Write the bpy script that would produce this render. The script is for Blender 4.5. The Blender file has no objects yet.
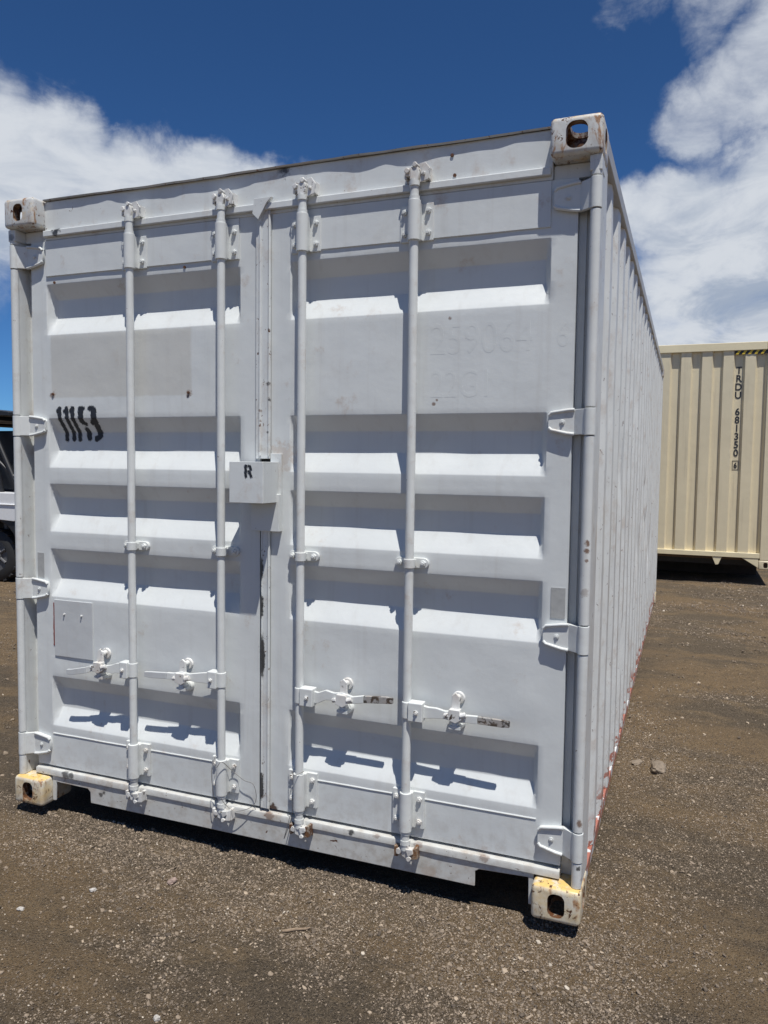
import bpy, bmesh, math, random
import numpy as np
from mathutils import Vector, Matrix
R = math.radians
random.seed(7); rng = np.random.RandomState(7)
S = bpy.context.scene
COL = S.collection

# ------------------------------------------------------------------ camera
CX, CY, CZ = 2.71258, -2.49851, 1.50999
YAW, PITCH, ROLL, FPX = -0.373090, -0.0636326, 0.0124295, 772.094
fw = Vector((math.sin(YAW)*math.cos(PITCH), math.cos(YAW)*math.cos(PITCH), math.sin(PITCH)))
r0 = Vector((math.cos(YAW), -math.sin(YAW), 0)); u0 = r0.cross(fw)
rt = r0*math.cos(ROLL) + u0*math.sin(ROLL); up = -r0*math.sin(ROLL) + u0*math.cos(ROLL)
cd = bpy.data.cameras.new('camera'); cam = bpy.data.objects.new('camera', cd); COL.objects.link(cam)
cam.matrix_world = Matrix(((rt.x, up.x, -fw.x, CX), (rt.y, up.y, -fw.y, CY), (rt.z, up.z, -fw.z, CZ), (0, 0, 0, 1)))
cd.sensor_fit = 'VERTICAL'; cd.sensor_height = 24; cd.lens = 24*FPX/1024
cd.clip_start = 0.05; cd.clip_end = 2000
S.camera = cam

# ------------------------------------------------------------------ sun, exposure
SUNV = Vector((-0.80, 1.0, -3.40)).normalized()          # the way the light travels
sd = bpy.data.lights.new('sun', 'SUN'); sun = bpy.data.objects.new('sun', sd); COL.objects.link(sun)
sd.energy = 4.9; sd.angle = R(0.53); sd.color = (1.0, 0.97, 0.91)
sun.rotation_euler = SUNV.to_track_quat('-Z', 'Y').to_euler(); sun.location = (5, -6, 12)
EL = math.asin(-SUNV.z); AZ = math.atan2(-SUNV.x, -SUNV.y)
S.view_settings.view_transform = 'Standard'; S.view_settings.look = 'None'
S.view_settings.exposure = 0.0; S.view_settings.gamma = 1.0; S.view_settings.use_curve_mapping = False

# ------------------------------------------------------------------ node helpers
class NT:
    def __init__(s, tree):
        s.t = tree; s.t.nodes.clear()
    def n(s, typ, **kw):
        nd = s.t.nodes.new(typ)
        for k, v in kw.items():
            if k.startswith('i_'):
                key = k[2:]
                key = int(key) if key.isdigit() else key.replace('_', ' ')
                s.set(nd.inputs[key], v)
            else: setattr(nd, k, v)
        return nd
    def set(s, inp, v):
        if isinstance(v, bpy.types.NodeSocket): s.t.links.new(v, inp)
        else: inp.default_value = v
    def math(s, op, a, b=0.0, c=0.0, clamp=False):
        nd = s.t.nodes.new('ShaderNodeMath'); nd.operation = op; nd.use_clamp = clamp
        s.set(nd.inputs[0], a); s.set(nd.inputs[1], b); s.set(nd.inputs[2], c)
        return nd.outputs[0]
    def vm(s, op, a, b=(0, 0, 0)):
        nd = s.t.nodes.new('ShaderNodeVectorMath'); nd.operation = op
        s.set(nd.inputs[0], a); s.set(nd.inputs[1], b)
        return nd.outputs['Value'] if op in ('DISTANCE', 'LENGTH', 'DOT_PRODUCT') else nd.outputs[0]
    def mix(s, f, a, b):
        nd = s.t.nodes.new('ShaderNodeMix'); nd.data_type = 'RGBA'
        s.set(nd.inputs[0], f)
        for i, v in ((6, a), (7, b)):
            s.set(nd.inputs[i], v if isinstance(v, bpy.types.NodeSocket) else (v[0], v[1], v[2], 1))
        return nd.outputs[2]
    def noise(s, vec, scale, detail=3.0, rough=0.55, dist=0.0, out=0):
        nd = s.t.nodes.new('ShaderNodeTexNoise')
        s.set(nd.inputs['Vector'], vec); nd.inputs['Scale'].default_value = scale
        nd.inputs['Detail'].default_value = detail; nd.inputs['Roughness'].default_value = rough
        nd.inputs['Distortion'].default_value = dist
        return nd.outputs[out]
    def rng(s, v, a, b, lo=0.0, hi=1.0, smooth=True):
        nd = s.t.nodes.new('ShaderNodeMapRange')
        nd.interpolation_type = 'SMOOTHSTEP' if smooth else 'LINEAR'
        s.set(nd.inputs[0], v); nd.inputs[1].default_value = a; nd.inputs[2].default_value = b
        nd.inputs[3].default_value = lo; nd.inputs[4].default_value = hi
        return nd.outputs[0]
    def scale(s, v, sc):
        nd = s.t.nodes.new('ShaderNodeMapping'); s.set(nd.inputs[0], v); nd.inputs[3].default_value = sc
        return nd.outputs[0]

# ------------------------------------------------------------------ sky with clouds
W = bpy.data.worlds.new('World'); S.world = W; W.use_nodes = True
w = NT(W.node_tree)
sky = w.n('ShaderNodeTexSky', sky_type='NISHITA', sun_disc=False, sun_elevation=EL, sun_rotation=AZ,
          altitude=2200, air_density=0.8, dust_density=0.15, ozone_density=3.0)
dirv = w.n('ShaderNodeTexCoord').outputs['Generated']
nrm = w.vm('NORMALIZE', dirv)
n1 = w.n('ShaderNodeTexNoise', i_Vector=nrm, i_Scale=5.0, i_Detail=9.0, i_Roughness=0.60).outputs['Color']
warp = w.vm('SCALE', w.vm('SUBTRACT', n1, (0.5, 0.5, 0.5))); warp.node.inputs[3].default_value = 0.16
pw = w.vm('ADD', nrm, warp)
def blob(c, r, wt=1.0):
    d = w.vm('DISTANCE', pw, Vector(c).normalized())
    return w.math('MULTIPLY', w.rng(d, r*1.25, r*0.45), wt)
blobs = [((-.700, .64, .31), .12, 1), ((-.655, .68, .345), .085, 1), ((-.60, .74, .30), .10, 1), ((-.545, .79, .315), .07, 1), ((-.50, .82, .30), .065, 1),
         ((-.60, .715, .385), .022, .62), ((-.46, .85, .25), .09, 1), ((-.80, .55, .25), .17, 1),
         ((.03, .97, .235), .13, 1), ((-.035, .955, .285), .065, 1), ((.075, .95, .305), .075, .95), ((.12, .90, .40), .10, .78), ((.05, .915, .395), .062, .70),
         ((.00, .925, .375), .055, .72), ((.18, .85, .45), .10, .9), ((.02, .885, .475), .065, .56), ((-.05, .87, .49), .05, .46), ((-.09, .88, .47), .03, .34), ((.05, .99, .12), .14, 1), ((-.1, .985, .15), .10, 1)]
acc = None
for c, r, wt in blobs:
    b = blob(c, r, wt)
    acc = b if acc is None else w.math('MAXIMUM', acc, b)
sep = w.n('ShaderNodeSeparateXYZ', i_0=nrm)
dy = sep.outputs[1]; dz = sep.outputs[2]
lowc = w.math('MULTIPLY', w.rng(dz, 0.27, 0.12, 0, .95), w.rng(w.n('ShaderNodeSeparateXYZ', i_0=nrm).outputs[0], -.62, -.25, .12, 1.0))                       # pale bank of cloud along the horizon
acc = w.math('MAXIMUM', acc, lowc)
nb = w.noise(w.scale(nrm, (1, 1, 2.2)), 3.2, 8, .6)       # broken cloud over the rest of the sky
other = w.math('MULTIPLY', w.rng(nb, .60, .70), w.rng(dy, .45, -.1))
acc = w.math('MAXIMUM', acc, other)
fine = w.noise(w.scale(nrm, (1, 1, 1.5)), 12.0, 11, .635, .4)
dens = w.math('ADD', acc, w.math('MULTIPLY', w.math('SUBTRACT', fine, .5), 1.05))
mask = w.rng(dens, .20, 1.05)
mask = w.math('MULTIPLY', mask, w.rng(acc, .02, .25))
mask = w.math('MULTIPLY', mask, w.rng(dz, -.02, .03))
shade = w.noise(w.scale(nrm, (1, 1, 2.4)), 9.0, 6, .6, .6)
shade = w.math('MULTIPLY', w.rng(shade, .40, .66), w.rng(dz, .40, .16, .25, 1.0))
cc = w.mix(shade, (.68, .72, .78), (.36, .43, .55))
ccs = w.vm('SCALE', cc); ccs.node.inputs[3].default_value = 1.0
tint = w.vm('MULTIPLY', sky.outputs[0], (.45, .80, 1.12))
tint = w.vm('SCALE', tint); tint.node.inputs[3].default_value = .085
mixc = w.mix(mask, tint, ccs)
bg = w.n('ShaderNodeBackground', i_Color=mixc, i_Strength=1.0)
# the sky picture is fed at strength 0.1, its colours scaled to suit
bg.inputs[1].default_value = 0.1
ccs.node.inputs[3].default_value = 9.5; tint.node.inputs[3].default_value = .80
w.n('ShaderNodeOutputWorld', i_Surface=bg.outputs[0])

# ------------------------------------------------------------------ materials
def newmat(name):
    m = bpy.data.materials.new(name); m.use_nodes = True
    return m, NT(m.node_tree)
def finish(nt, col, rough=0.5, bump=None, bstr=0.2, bdist=0.002, metal=0.0, spec=0.5):
    p = nt.n('ShaderNodeBsdfPrincipled')
    nt.set(p.inputs['Base Color'], col if isinstance(col, bpy.types.NodeSocket) else (*col, 1))
    nt.set(p.inputs['Roughness'], rough); p.inputs['Metallic'].default_value = metal
    p.inputs['Specular IOR Level'].default_value = spec
    if bump is not None:
        b = nt.n('ShaderNodeBump', i_Height=bump, i_Strength=bstr, i_Distance=bdist)
        nt.t.links.new(b.outputs[0], p.inputs['Normal'])
    nt.n('ShaderNodeOutputMaterial', i_Surface=p.outputs[0])

RUST = (.10, .040, .018)
def paint(name, base=(.70, .72, .74), chips=.0, dirt=.15, yellow=0.0, red=0.0, rough=.36, spots=(), runs=.5, dirtcol=(.30, .25, .19), chipcol=RUST, rect=None, inside=False, redz=(.24, .14), redt=.44, vspots=()):
    """old sprayed paint: faint mottling, rain streaks, dirt, chips down to rust"""
    m, t = newmat(name)
    pos = t.n('ShaderNodeNewGeometry').outputs['Position']
    big = t.noise(pos, 2.3, 4, .6)
    col = t.mix(t.math('MULTIPLY', t.rng(big, .35, .7), .35), base, tuple(c*.86 for c in base))
    streak = t.noise(t.scale(pos, (26, 26, 1.3)), 1.0, 4, .6)
    col = t.mix(t.math('MULTIPLY', t.rng(streak, .52, .74), .22*runs), col, dirtcol)
    smudge = t.noise(t.scale(pos, (1, 1, 1)), 7.0, 8, .68, .4)
    col = t.mix(t.math('MULTIPLY', t.rng(smudge, .55, .78), dirt), col, dirtcol)
    z = t.n('ShaderNodeSeparateXYZ', i_0=pos).outputs[2]
    # splashed mud towards the bottom
    splash = t.math('MULTIPLY', t.rng(z, .42, .0), t.rng(t.noise(pos, 24, 6, .7), .42, .70))
    col = t.mix(t.math('MULTIPLY', splash, .40), col, (.26, .20, .14))
    if yellow:
        yn = t.rng(t.noise(pos, 14, 6, .7), .50-.14*yellow, .70)
        col = t.mix(t.math('MULTIPLY', yn, .75), col, (.66, .47, .20))
    if red:
        rn = t.rng(t.noise(t.scale(pos, (1, 1, 1.6)), 10.0, 5, .62), redt, redt+.04)
        rz = t.rng(z, redz[0], redz[1])
        col = t.mix(t.math('MULTIPLY', t.math('MULTIPLY', rn, rz), red), col, (.36, .11, .07))
    if inside:
        # rust runs, heavier on worn edges and inside the casting
        rn = t.noise(t.scale(pos, (1, 1, .35)), 30, 6, .7, .5)
        col = t.mix(t.rng(rn, .53, .64), col, (.34, .19, .10))
        nn = t.n('ShaderNodeNewGeometry').outputs['Normal']
        up_ = t.math('MULTIPLY', t.rng(t.n('ShaderNodeSeparateXYZ', i_0=nn).outputs[2], .5, .9), t.rng(t.noise(pos, 22, 5, .7), .38, .55))
        if yellow > 1: col = t.mix(up_, col, (.72, .50, .17))
    rf = None
    if chips:
        cn = t.noise(pos, 38.0, 8, .72, .8)
        th = .715-.085*chips
        rf = t.rng(cn, th, th+.025)
        col = t.mix(rf, col, chipcol)
        halo = t.math('MULTIPLY', t.rng(t.noise(pos, 9, 6, .7), .60-.10*chips, .80), .5)
        col = t.mix(halo, col, (.36, .22, .12))
    for (c, r, k, cl) in spots:
        d = t.vm('DISTANCE', t.vm('ADD', pos, t.vm('MULTIPLY', t.vm('SUBTRACT', t.noise(pos, 45, 5, .7, out=1), (.5, .5, .5)), (r*3.0, 0, r*3.0))), c)
        col = t.mix(t.math('MULTIPLY', t.rng(d, r*1.25, r*.55), k), col, cl)
    for (c, r, k, cl) in vspots:
        pz = t.scale(t.vm('ADD', pos, t.vm('MULTIPLY', t.vm('SUBTRACT', t.noise(pos, 60, 6, .75, out=1), (.5, .5, .5)), (.028, 0, .09))), (1, 1, .16))
        d = t.vm('DISTANCE', pz, (c[0], c[1], c[2]*.16))
        col = t.mix(t.math('MULTIPLY', t.rng(d, r*1.15, r*.75), k), col, cl)
    if rect:
        sx_ = t.n('ShaderNodeSeparateXYZ', i_0=t.vm('ADD', pos, t.vm('MULTIPLY', t.vm('SUBTRACT', t.noise(pos, 30, 3, .6, out=1), (.5, .5, .5)), (.012, 0, .012))))
        mk = t.math('MULTIPLY', t.rng(sx_.outputs[0], rect[0]-.006, rect[0]+.006), t.rng(sx_.outputs[0], rect[1]+.008, rect[1]-.008))
        mk = t.math('MULTIPLY', mk, t.math('MULTIPLY', t.rng(sx_.outputs[2], rect[2]-.006, rect[2]+.006), t.rng(sx_.outputs[2], rect[3]+.006, rect[3]-.006)))
        col = t.mix(t.math('MULTIPLY', mk, .58), col, (.52, .505, .46))
    peel = t.noise(pos, 260, 2, .5)
    wave = t.noise(pos, 9, 3, .5)
    h = t.math('ADD', t.math('MULTIPLY', peel, .10), t.math('MULTIPLY', wave, 1.6))
    if rf is not None: h = t.math('SUBTRACT', h, t.math('MULTIPLY', rf, .4))
    ro = t.rng(smudge, .35, .8, rough-.05, rough+.22)
    finish(t, col, ro, h, .40, .0035)
    return m

WHITE = (.66, .685, .685)
BR = (.16, .085, .05); DK = (.03, .03, .032)
door_spots = [((.187, .07, 1.784), .016, .9, BR), ((.875, .07, 1.776), .015, .9, BR), ((1.293, .07, 1.535), .055, .35, (.40, .26, .16)),
              ((1.216, .06, .86), .012, .9, DK), ((1.214, .06, .78), .020, .95, DK), ((1.216, .06, .93), .011, .9, DK),
              ((1.213, .06, .25), .014, .9, DK), ((1.256, .07, .165), .022, .95, (.06, .03, .02)), ((1.886, .07, 1.715), .007, .8, BR), ((1.897, .07, 1.728), .005, .8, BR),
              ((1.205, .06, 1.70), .010, .8, DK), ((1.243, .06, 1.79), .008, .7, DK), ((1.94, .07, 2.005), .006, .7, BR), ((.24, .07, .83), .005, .8, DK),
              ((.54, .07, 2.20), .03, .4, (.35, .27, .20))]
M = {}
M['door'] = paint('white_door_paint', WHITE, chips=.02, dirt=.14, spots=door_spots, runs=.5, rect=(.178, .888, 1.768, 2.030))
M['frame'] = paint('white_frame_paint', WHITE, chips=.6, dirt=.30, runs=.5, spots=[((.235, .05, 2.455), .022, .95, DK), ((.245, .05, .165), .02, .8, DK), ((.275, .05, .165), .016, .8, DK), ((1.30, .05, 2.58), .03, .9, DK), ((1.25, .05, 2.55), .01, .8, BR)])
M['post'] = paint('chipped_post_paint', (.655, .67, .66), chips=.7, dirt=.38, runs=.8, spots=[((2.424, .022, 1.262), .011, .9, BR), ((2.424, .022, 1.235), .010, .9, BR), ((2.422, .022, 1.205), .006, .8, BR), ((2.42, .02, 1.10), .014, .4, BR), ((2.425, .022, .34), .012, .85, BR), ((2.425, .022, .25), .010, .85, BR), ((2.426, .022, .19), .008, .9, DK), ((.02, .02, 2.44), .012, .6, DK), ((2.43, .04, .15), .012, .8, BR)])
M['seam'] = paint('seam_paint', WHITE, chips=1.2, dirt=.5, runs=.6, vspots=[((1.2155, .057, .765), .0135, .95, DK), ((1.2135, .057, .96), .0085, .95, DK), ((1.2135, .057, 1.10), .0080, .9, DK), ((1.2145, .057, .25), .0095, .95, DK), ((1.2135, .057, .50), .0030, .9, DK)], spots=[((1.24, .057, 1.80), .008, .8, DK), ((1.205, .057, 1.70), .008, .8, BR), ((1.206, .057, 1.66), .006, .8, BR), ((1.245, .057, 1.74), .007, .8, DK), ((1.24, .057, 1.62), .006, .8, DK)])
M['sill'] = paint('worn_sill_paint', (.58, .585, .565), chips=1.0, dirt=.60, runs=.4, spots=[((.245, .05, .140), .02, .8, DK), ((.275, .05, .137), .014, .8, DK), ((1.86, .05, .152), .018, .5, BR), ((1.70, .05, .152), .014, .5, BR), ((2.1, .05, .152), .018, .6, BR), ((1.60, .05, .14), .012, .9, DK), ((.43, .058, .08), .010, .8, DK), ((.445, .058, .09), .008, .8, DK), ((1.9, .058, .05), .03, .3, (.40, .26, .16)), ((1.25, .05, .14), .02, .7, BR)])
M['side'] = paint('side_wall_paint', (.70, .715, .70), chips=.95, dirt=.34, runs=1.2, red=.9, redz=(.20, .11), redt=.50)
M['rail'] = paint('peeling_rail_paint', (.64, .655, .665), chips=.5, dirt=.35, red=.95)
M['gear'] = paint('brushed_gear_paint', (.675, .695, .685), chips=.50, dirt=.25, runs=.2, rough=.36)
M['worn'] = paint('worn_gear_paint', (.70, .70, .68), chips=1.5, dirt=.7, runs=.3, chipcol=(.07, .05, .04))
M['cast_low'] = paint('yellowed_casting_paint', (.68, .66, .58), chips=1.5, dirt=.9, yellow=1.2, inside=True)
M['cast_top'] = paint('rusty_casting_paint', (.60, .61, .60), chips=1.5, dirt=.9, yellow=.12, inside=True)
M['cavity'] = paint('rust_and_shade_cavity', (.30, .27, .23), chips=3.0, dirt=.9, inside=True)  # rust, with the base also darkened as shade inside the castings
M['plate'] = paint('bare_plate_paint', (.55, .57, .58), chips=.25, dirt=.25)
M['ghost'] = paint('ghost_letter_paint', (.652, .677, .675), chips=0, dirt=.10)
M['tan'] = paint('tan_paint', (.72, .635, .45), chips=.0, dirt=.16, runs=1.3, dirtcol=(.40, .34, .25))
M['tan_rail'] = paint('tan_rail_paint', (.79, .70, .48), chips=.0, dirt=.16, runs=.3, dirtcol=(.38, .33, .24))
M['faded'] = paint('faded_rectangle_paint', (.575, .585, .575), chips=.05, dirt=.2)

def simple(name, col, rough=.5, var=.25, sc=30, metal=0, bump=.15, spec=.5):
    m, t = newmat(name)
    pos = t.n('ShaderNodeNewGeometry').outputs['Position']
    nz = t.noise(pos, sc, 5, .6)
    c = t.mix(t.rng(nz, .3, .75), col, tuple(x*(1-var) for x in col))
    finish(t, c, rough, nz, bump, .003, metal, spec)
    return m
M['black_paint'] = simple('stencil_black', (.022, .026, .034), .55, .35, 60)
M['rubber'] = simple('black_rubber', (.025, .025, .026), .7)
M['rust'] = simple('brown_rust', (.13, .055, .028), .85, .5, 80, bump=.5)
M['redpaint'] = simple('old_red_primer', (.26, .05, .04), .7, .4, 60)
M['greydecal'] = simple('grey_decal', (.40, .405, .40), .6, .15, 50)
M['wire'] = simple('steel_wire', (.30, .29, .28), .5, .3, 90, metal=.5)
M['grip'] = paint('worn_grip', (.36, .36, .355), chips=2.4, dirt=.5, chipcol=(.045, .042, .04))
M['lip'] = paint('weathered_lip_paint', (.26, .25, .23), chips=1.6, dirt=.6)
M['top_rail'] = paint('weathered_rail_paint', (.42, .42, .41), chips=.6, dirt=.4)
M['dark'] = simple('underside_shade_dark', (.05, .05, .052), .8)  # cross members painted near black to deepen the shade under the floor
M['blackmetal'] = simple('black_powder_coat', (.018, .019, .022), .45)
M['fender'] = simple('white_plastic', (.75, .76, .77), .35, .05)
M['wheelrim'] = simple('grey_wheel_rim', (.12, .12, .125), .45, .3)
M['timber'] = simple('shade_dark_timber', (.045, .035, .028), .85, .4, 14, bump=.6)  # near black stands in for the shade under the tan container
M['yellow'] = simple('yellow_marking', (.70, .50, .05), .5, .1)
M['stone'] = simple('brown_rock', (.27, .215, .16), .9, .45, 35, bump=.8)
M['stick'] = simple('dry_stick', (.30, .22, .15), .9, .4, 60)
M['seat'] = simple('black_vinyl', (.02, .02, .022), .5)
M['plywood'] = simple('floor_plywood', (.12, .08, .05), .8)

# ------------------------------------------------------------------ mesh helpers
def setprops(o, label=None, cat=None, group=None, kind=None):
    if label: o['label'] = label
    if cat: o['category'] = cat
    if group: o['group'] = group
    if kind: o['kind'] = kind
    return o
def thing(name, loc, label, cat, group=None):
    o = bpy.data.objects.new(name, None); COL.objects.link(o); o.location = loc; o.empty_display_size = .1
    return setprops(o, label, cat, group)
def origin(o):
    v = Vector((0, 0, 0))
    while o is not None: v += o.location; o = o.parent
    return v

class MB:
    def __init__(s): s.bm = bmesh.new()
    def poly(s, pts, y0, y1, axis='y'):
        """closed outline (a,b) extruded along axis; y: (x,z), x: (y,z), z: (x,y)"""
        def P(a, b, c): return {'y': (a, c, b), 'x': (c, a, b), 'z': (a, b, c)}[axis]
        v0 = [s.bm.verts.new(P(a, b, y0)) for a, b in pts]; v1 = [s.bm.verts.new(P(a, b, y1)) for a, b in pts]
        n = len(pts)
        fs = [s.bm.faces.new(v0), s.bm.faces.new(v1[::-1])]
        for i in range(n): fs.append(s.bm.faces.new((v0[(i+1) % n], v0[i], v1[i], v1[(i+1) % n])))
        bmesh.ops.recalc_face_normals(s.bm, faces=fs)
        return s
    def box(s, x0, x1, y0, y1, z0, z1):
        return s.poly([(x0, z0), (x1, z0), (x1, z1), (x0, z1)], y0, y1)
    def tube(s, pts, rad, seg=12, cap=True):
        pts = [Vector(p) for p in pts]
        rads = rad if isinstance(rad, (list, tuple)) else [rad]*len(pts)
        rings = []; d0 = (pts[1]-pts[0]).normalized()
        a = d0.cross(Vector((0, 0, 1)) if abs(d0.z) < .9 else Vector((1, 0, 0))).normalized()
        for i, p in enumerate(pts):
            if i == 0: d = pts[1]-pts[0]
            elif i == len(pts)-1: d = pts[-1]-pts[-2]
            else: d = (pts[i+1]-pts[i]).normalized()+(pts[i]-pts[i-1]).normalized()
            d.normalize(); a = (a-d*a.dot(d)).normalized(); b = d.cross(a)
            rings.append([s.bm.verts.new(p+(a*math.cos(2*math.pi*k/seg)+b*math.sin(2*math.pi*k/seg))*rads[i]) for k in range(seg)])
        fs = []
        for i in range(len(rings)-1):
            for k in range(seg):
                fs.append(s.bm.faces.new((rings[i][k], rings[i][(k+1) % seg], rings[i+1][(k+1) % seg], rings[i+1][k])))
        if cap: fs += [s.bm.faces.new(rings[0][::-1]), s.bm.faces.new(rings[-1])]
        bmesh.ops.recalc_face_normals(s.bm, faces=fs)
        return s
    def cyl(s, p0, p1, r, seg=20): return s.tube([p0, p1], r, seg)
    def bolt(s, x, y, z, r=.009, h=.008):
        """hex head facing -y with a round shank end"""
        pts = [(x+r*math.cos(k*math.pi/3+.3), z+r*math.sin(k*math.pi/3+.3)) for k in range(6)]
        s.poly(pts, y-h, y+.003); s.tube([(x, y-h-.005, z), (x, y-h+.001, z)], r*.55, 8); return s
    def xf(s, mat):
        bmesh.ops.transform(s.bm, matrix=mat, verts=s.bm.verts[:]); return s
    def build(s, name, mat, parent=None, bevel=0.0, segs=2, angle=35, weld=False, rough=0.0):
        if rough:
            for v in s.bm.verts: v.co += Vector([random.uniform(-rough, rough) for _ in range(3)])
        me = bpy.data.meshes.new(name)
        org = origin(parent) if parent else Vector((0, 0, 0))
        for v in s.bm.verts: v.co -= org
        s.bm.to_mesh(me); s.bm.free()
        me.materials.append(mat)
        o = bpy.data.objects.new(name, me); COL.objects.link(o)
        if parent: o.parent = parent
        me.polygons.foreach_set('use_smooth', [True]*len(me.polygons))
        me.set_sharp_from_angle(angle=R(angle))
        if bevel:
            b = o.modifiers.new('bevel', 'BEVEL'); b.width = bevel; b.segments = segs; b.limit_method = 'ANGLE'; b.angle_limit = R(35)
            b.harden_normals = True
        return o
def mesh_np(name, verts, faces, mat, parent=None, smooth=True, angle=40):
    org = origin(parent) if parent else Vector((0, 0, 0))
    me = bpy.data.meshes.new(name)
    v = np.asarray(verts, dtype=np.float64)-np.array(org[:])
    f = np.asarray(faces, dtype=np.int32)
    k = f.shape[1]
    me.vertices.add(len(v)); me.vertices.foreach_set('co', v.astype(np.float32).ravel())
    me.loops.add(f.size); me.loops.foreach_set('vertex_index', f.ravel())
    me.polygons.add(len(f)); me.polygons.foreach_set('loop_start', np.arange(0, f.size, k, dtype=np.int32))
    try: me.polygons.foreach_set('loop_total', np.full(len(f), k, dtype=np.int32))
    except Exception: pass
    me.update(calc_edges=True); me.validate()
    me.polygons.foreach_set('use_smooth', [smooth]*len(me.polygons))
    if smooth and angle: me.set_sharp_from_angle(angle=R(angle))
    me.materials.append(mat)
    o = bpy.data.objects.new(name, me); COL.objects.link(o)
    if parent: o.parent = parent
    return o
def boolean(o, cutters):
    for c in cutters:
        m = o.modifiers.new('cut', 'BOOLEAN'); m.object = c; m.operation = 'DIFFERENCE'; m.solver = 'EXACT'
    bpy.context.view_layer.update()
    dg = bpy.context.evaluated_depsgraph_get()
    me = bpy.data.meshes.new_from_object(o.evaluated_get(dg))
    o.modifiers.clear(); old = o.data; o.data = me; me.name = old.name
    for c in cutters: bpy.data.objects.remove(c)
    me.polygons.foreach_set('use_smooth', [True]*len(me.polygons)); me.set_sharp_from_angle(angle=R(32))
def hash2(ix, iy, seed):
    n = (ix.astype(np.int64)*374761393 + iy.astype(np.int64)*668265263 + seed*974634777) & 0xffffffff
    n = ((n ^ (n >> 13))*1274126177) & 0xffffffff
    return ((n ^ (n >> 16)) & 0xffff)/65535.0
def vnoise(x, y, sc, seed=0):
    x = np.asarray(x)*sc; y = np.asarray(y)*sc
    ix = np.floor(x).astype(np.int64); iy = np.floor(y).astype(np.int64); fx = x-ix; fy = y-iy
    fx = fx*fx*(3-2*fx); fy = fy*fy*(3-2*fy)
    a = hash2(ix, iy, seed); b = hash2(ix+1, iy, seed); c = hash2(ix, iy+1, seed); d = hash2(ix+1, iy+1, seed)
    return (a*(1-fx)+b*fx)*(1-fy)+(c*(1-fx)+d*fx)*fy-.5
def fbm(x, y, sc, oc=4, seed=0, gain=.5):
    t = 0; a = 1
    for i in range(oc): t = t+a*vnoise(x, y, sc*2**i, seed+i); a *= gain
    return t
def smooth(x, a, b):
    t = np.clip((np.asarray(x, dtype=float)-a)/(b-a), 0, 1); return t*t*(3-2*t)

# ------------------------------------------------------------------ ground
def gh(x, y):
    x = np.asarray(x, dtype=float); y = np.asarray(y, dtype=float)
    base = -.043+.045*smooth(y, .2, 5.0)
    near = np.exp(-((x-2)**2+(y-1)**2)/400)
    h = .030*fbm(x, y, .45, 3, 3) + .014*fbm(x, y, 2.1, 3, 9) + .012*fbm(x, y, 9, 4, 21, .6)*near
    # a shallow tyre rut leading past the right of the box
    for cx, wd, dp in ((3.25, .16, .020), (1.6, .0001, 0)):
        h = h-dp*np.exp(-((x-cx-.16*y)/wd)**2)*smooth(y, -1.6, 0)
    for oy, sl, wd, dp in ((4.15, .10, .13, .030), (3.05, .14, .12, .022), (5.9, .05, .16, .026), (-.62, .22, .12, .016), (-.95, .10, .10, .018)):
        u_ = (y-oy-sl*(x-2.4))/wd
        h = h-dp*(np.exp(-u_**2)-.55*np.exp(-(np.abs(u_)-1.7)**2*1.6))*(.55+.9*np.clip(fbm(x, y, .9, 2, 63)+.4, 0, 1))*np.where(oy < 0, 1-smooth(y, -.35, -.1), smooth(x, 2.4, 2.8))
    calm = 1-.75*np.exp(-(np.maximum(np.abs(x-1.22)-1.25, 0)/.12)**2)*smooth(y, -.12, .0)*(1-smooth(y, 6.6, 6.8))
    return base+h*calm - .006
def graded(lo, hi, step, far, growth=1.18):
    c = list(np.arange(lo, hi+1e-6, step)); s = step; x = hi
    while x < far: s *= growth; x += s; c.append(x)
    s = step; x = lo; pre = []
    while x > -far: s *= growth; x -= s; pre.append(x)
    return np.array(pre[::-1]+c)
gx = graded(-1.2, 4.6, .022, 400); gy = graded(-1.6, 3.4, .022, 400)
GX, GY = np.meshgrid(gx, gy); GZ = gh(GX, GY)
nx, ny = len(gx), len(gy)
idx = np.arange(nx*ny).reshape(ny, nx)
F = np.stack([idx[:-1, :-1], idx[:-1, 1:], idx[1:, 1:], idx[1:, :-1]], -1).reshape(-1, 4)
m, t = newmat('gravelly_dirt')
pos = t.n('ShaderNodeNewGeometry').outputs['Position']
a = t.noise(t.scale(pos, (.7, 1.5, 1)), .9, 6, .62, .6); b = t.noise(t.scale(pos, (.6, 1.6, 1)), 3.0, 7, .68, .5)
c = t.mix(t.rng(a, .42, .58), (.118, .096, .075), (.225, .160, .098))
c = t.mix(t.math('MULTIPLY', t.rng(b, .50, .66), .65), c, (.275, .200, .122))
dk = t.noise(pos, 14, 6, .7)
c = t.mix(t.math('MULTIPLY', t.rng(dk, .48, .70), .50), c, (.062, .050, .040))
fn = t.noise(pos, 150, 5, .75)
c = t.mix(t.math('MULTIPLY', t.rng(fn, .42, .70), .70), c, (.34, .275, .205))
c = t.mix(t.math('MULTIPLY', t.rng(t.noise(pos, 420, 2, .6), .54, .66), .75), c, (.026, .021, .018))
vo = t.n('ShaderNodeTexVoronoi', i_Vector=pos, i_Scale=110.0)
gs = t.rng(vo.outputs['Distance'], .42, .12)
sel = t.n('ShaderNodeSeparateColor', i_0=vo.outputs['Color'])
pick = t.rng(sel.outputs[0], .62, .66)
stone = t.mix(sel.outputs[1], (.11, .095, .085), (.34, .29, .25))
c = t.mix(t.math('MULTIPLY', t.math('MULTIPLY', gs, pick), .8), c, stone)
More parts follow.
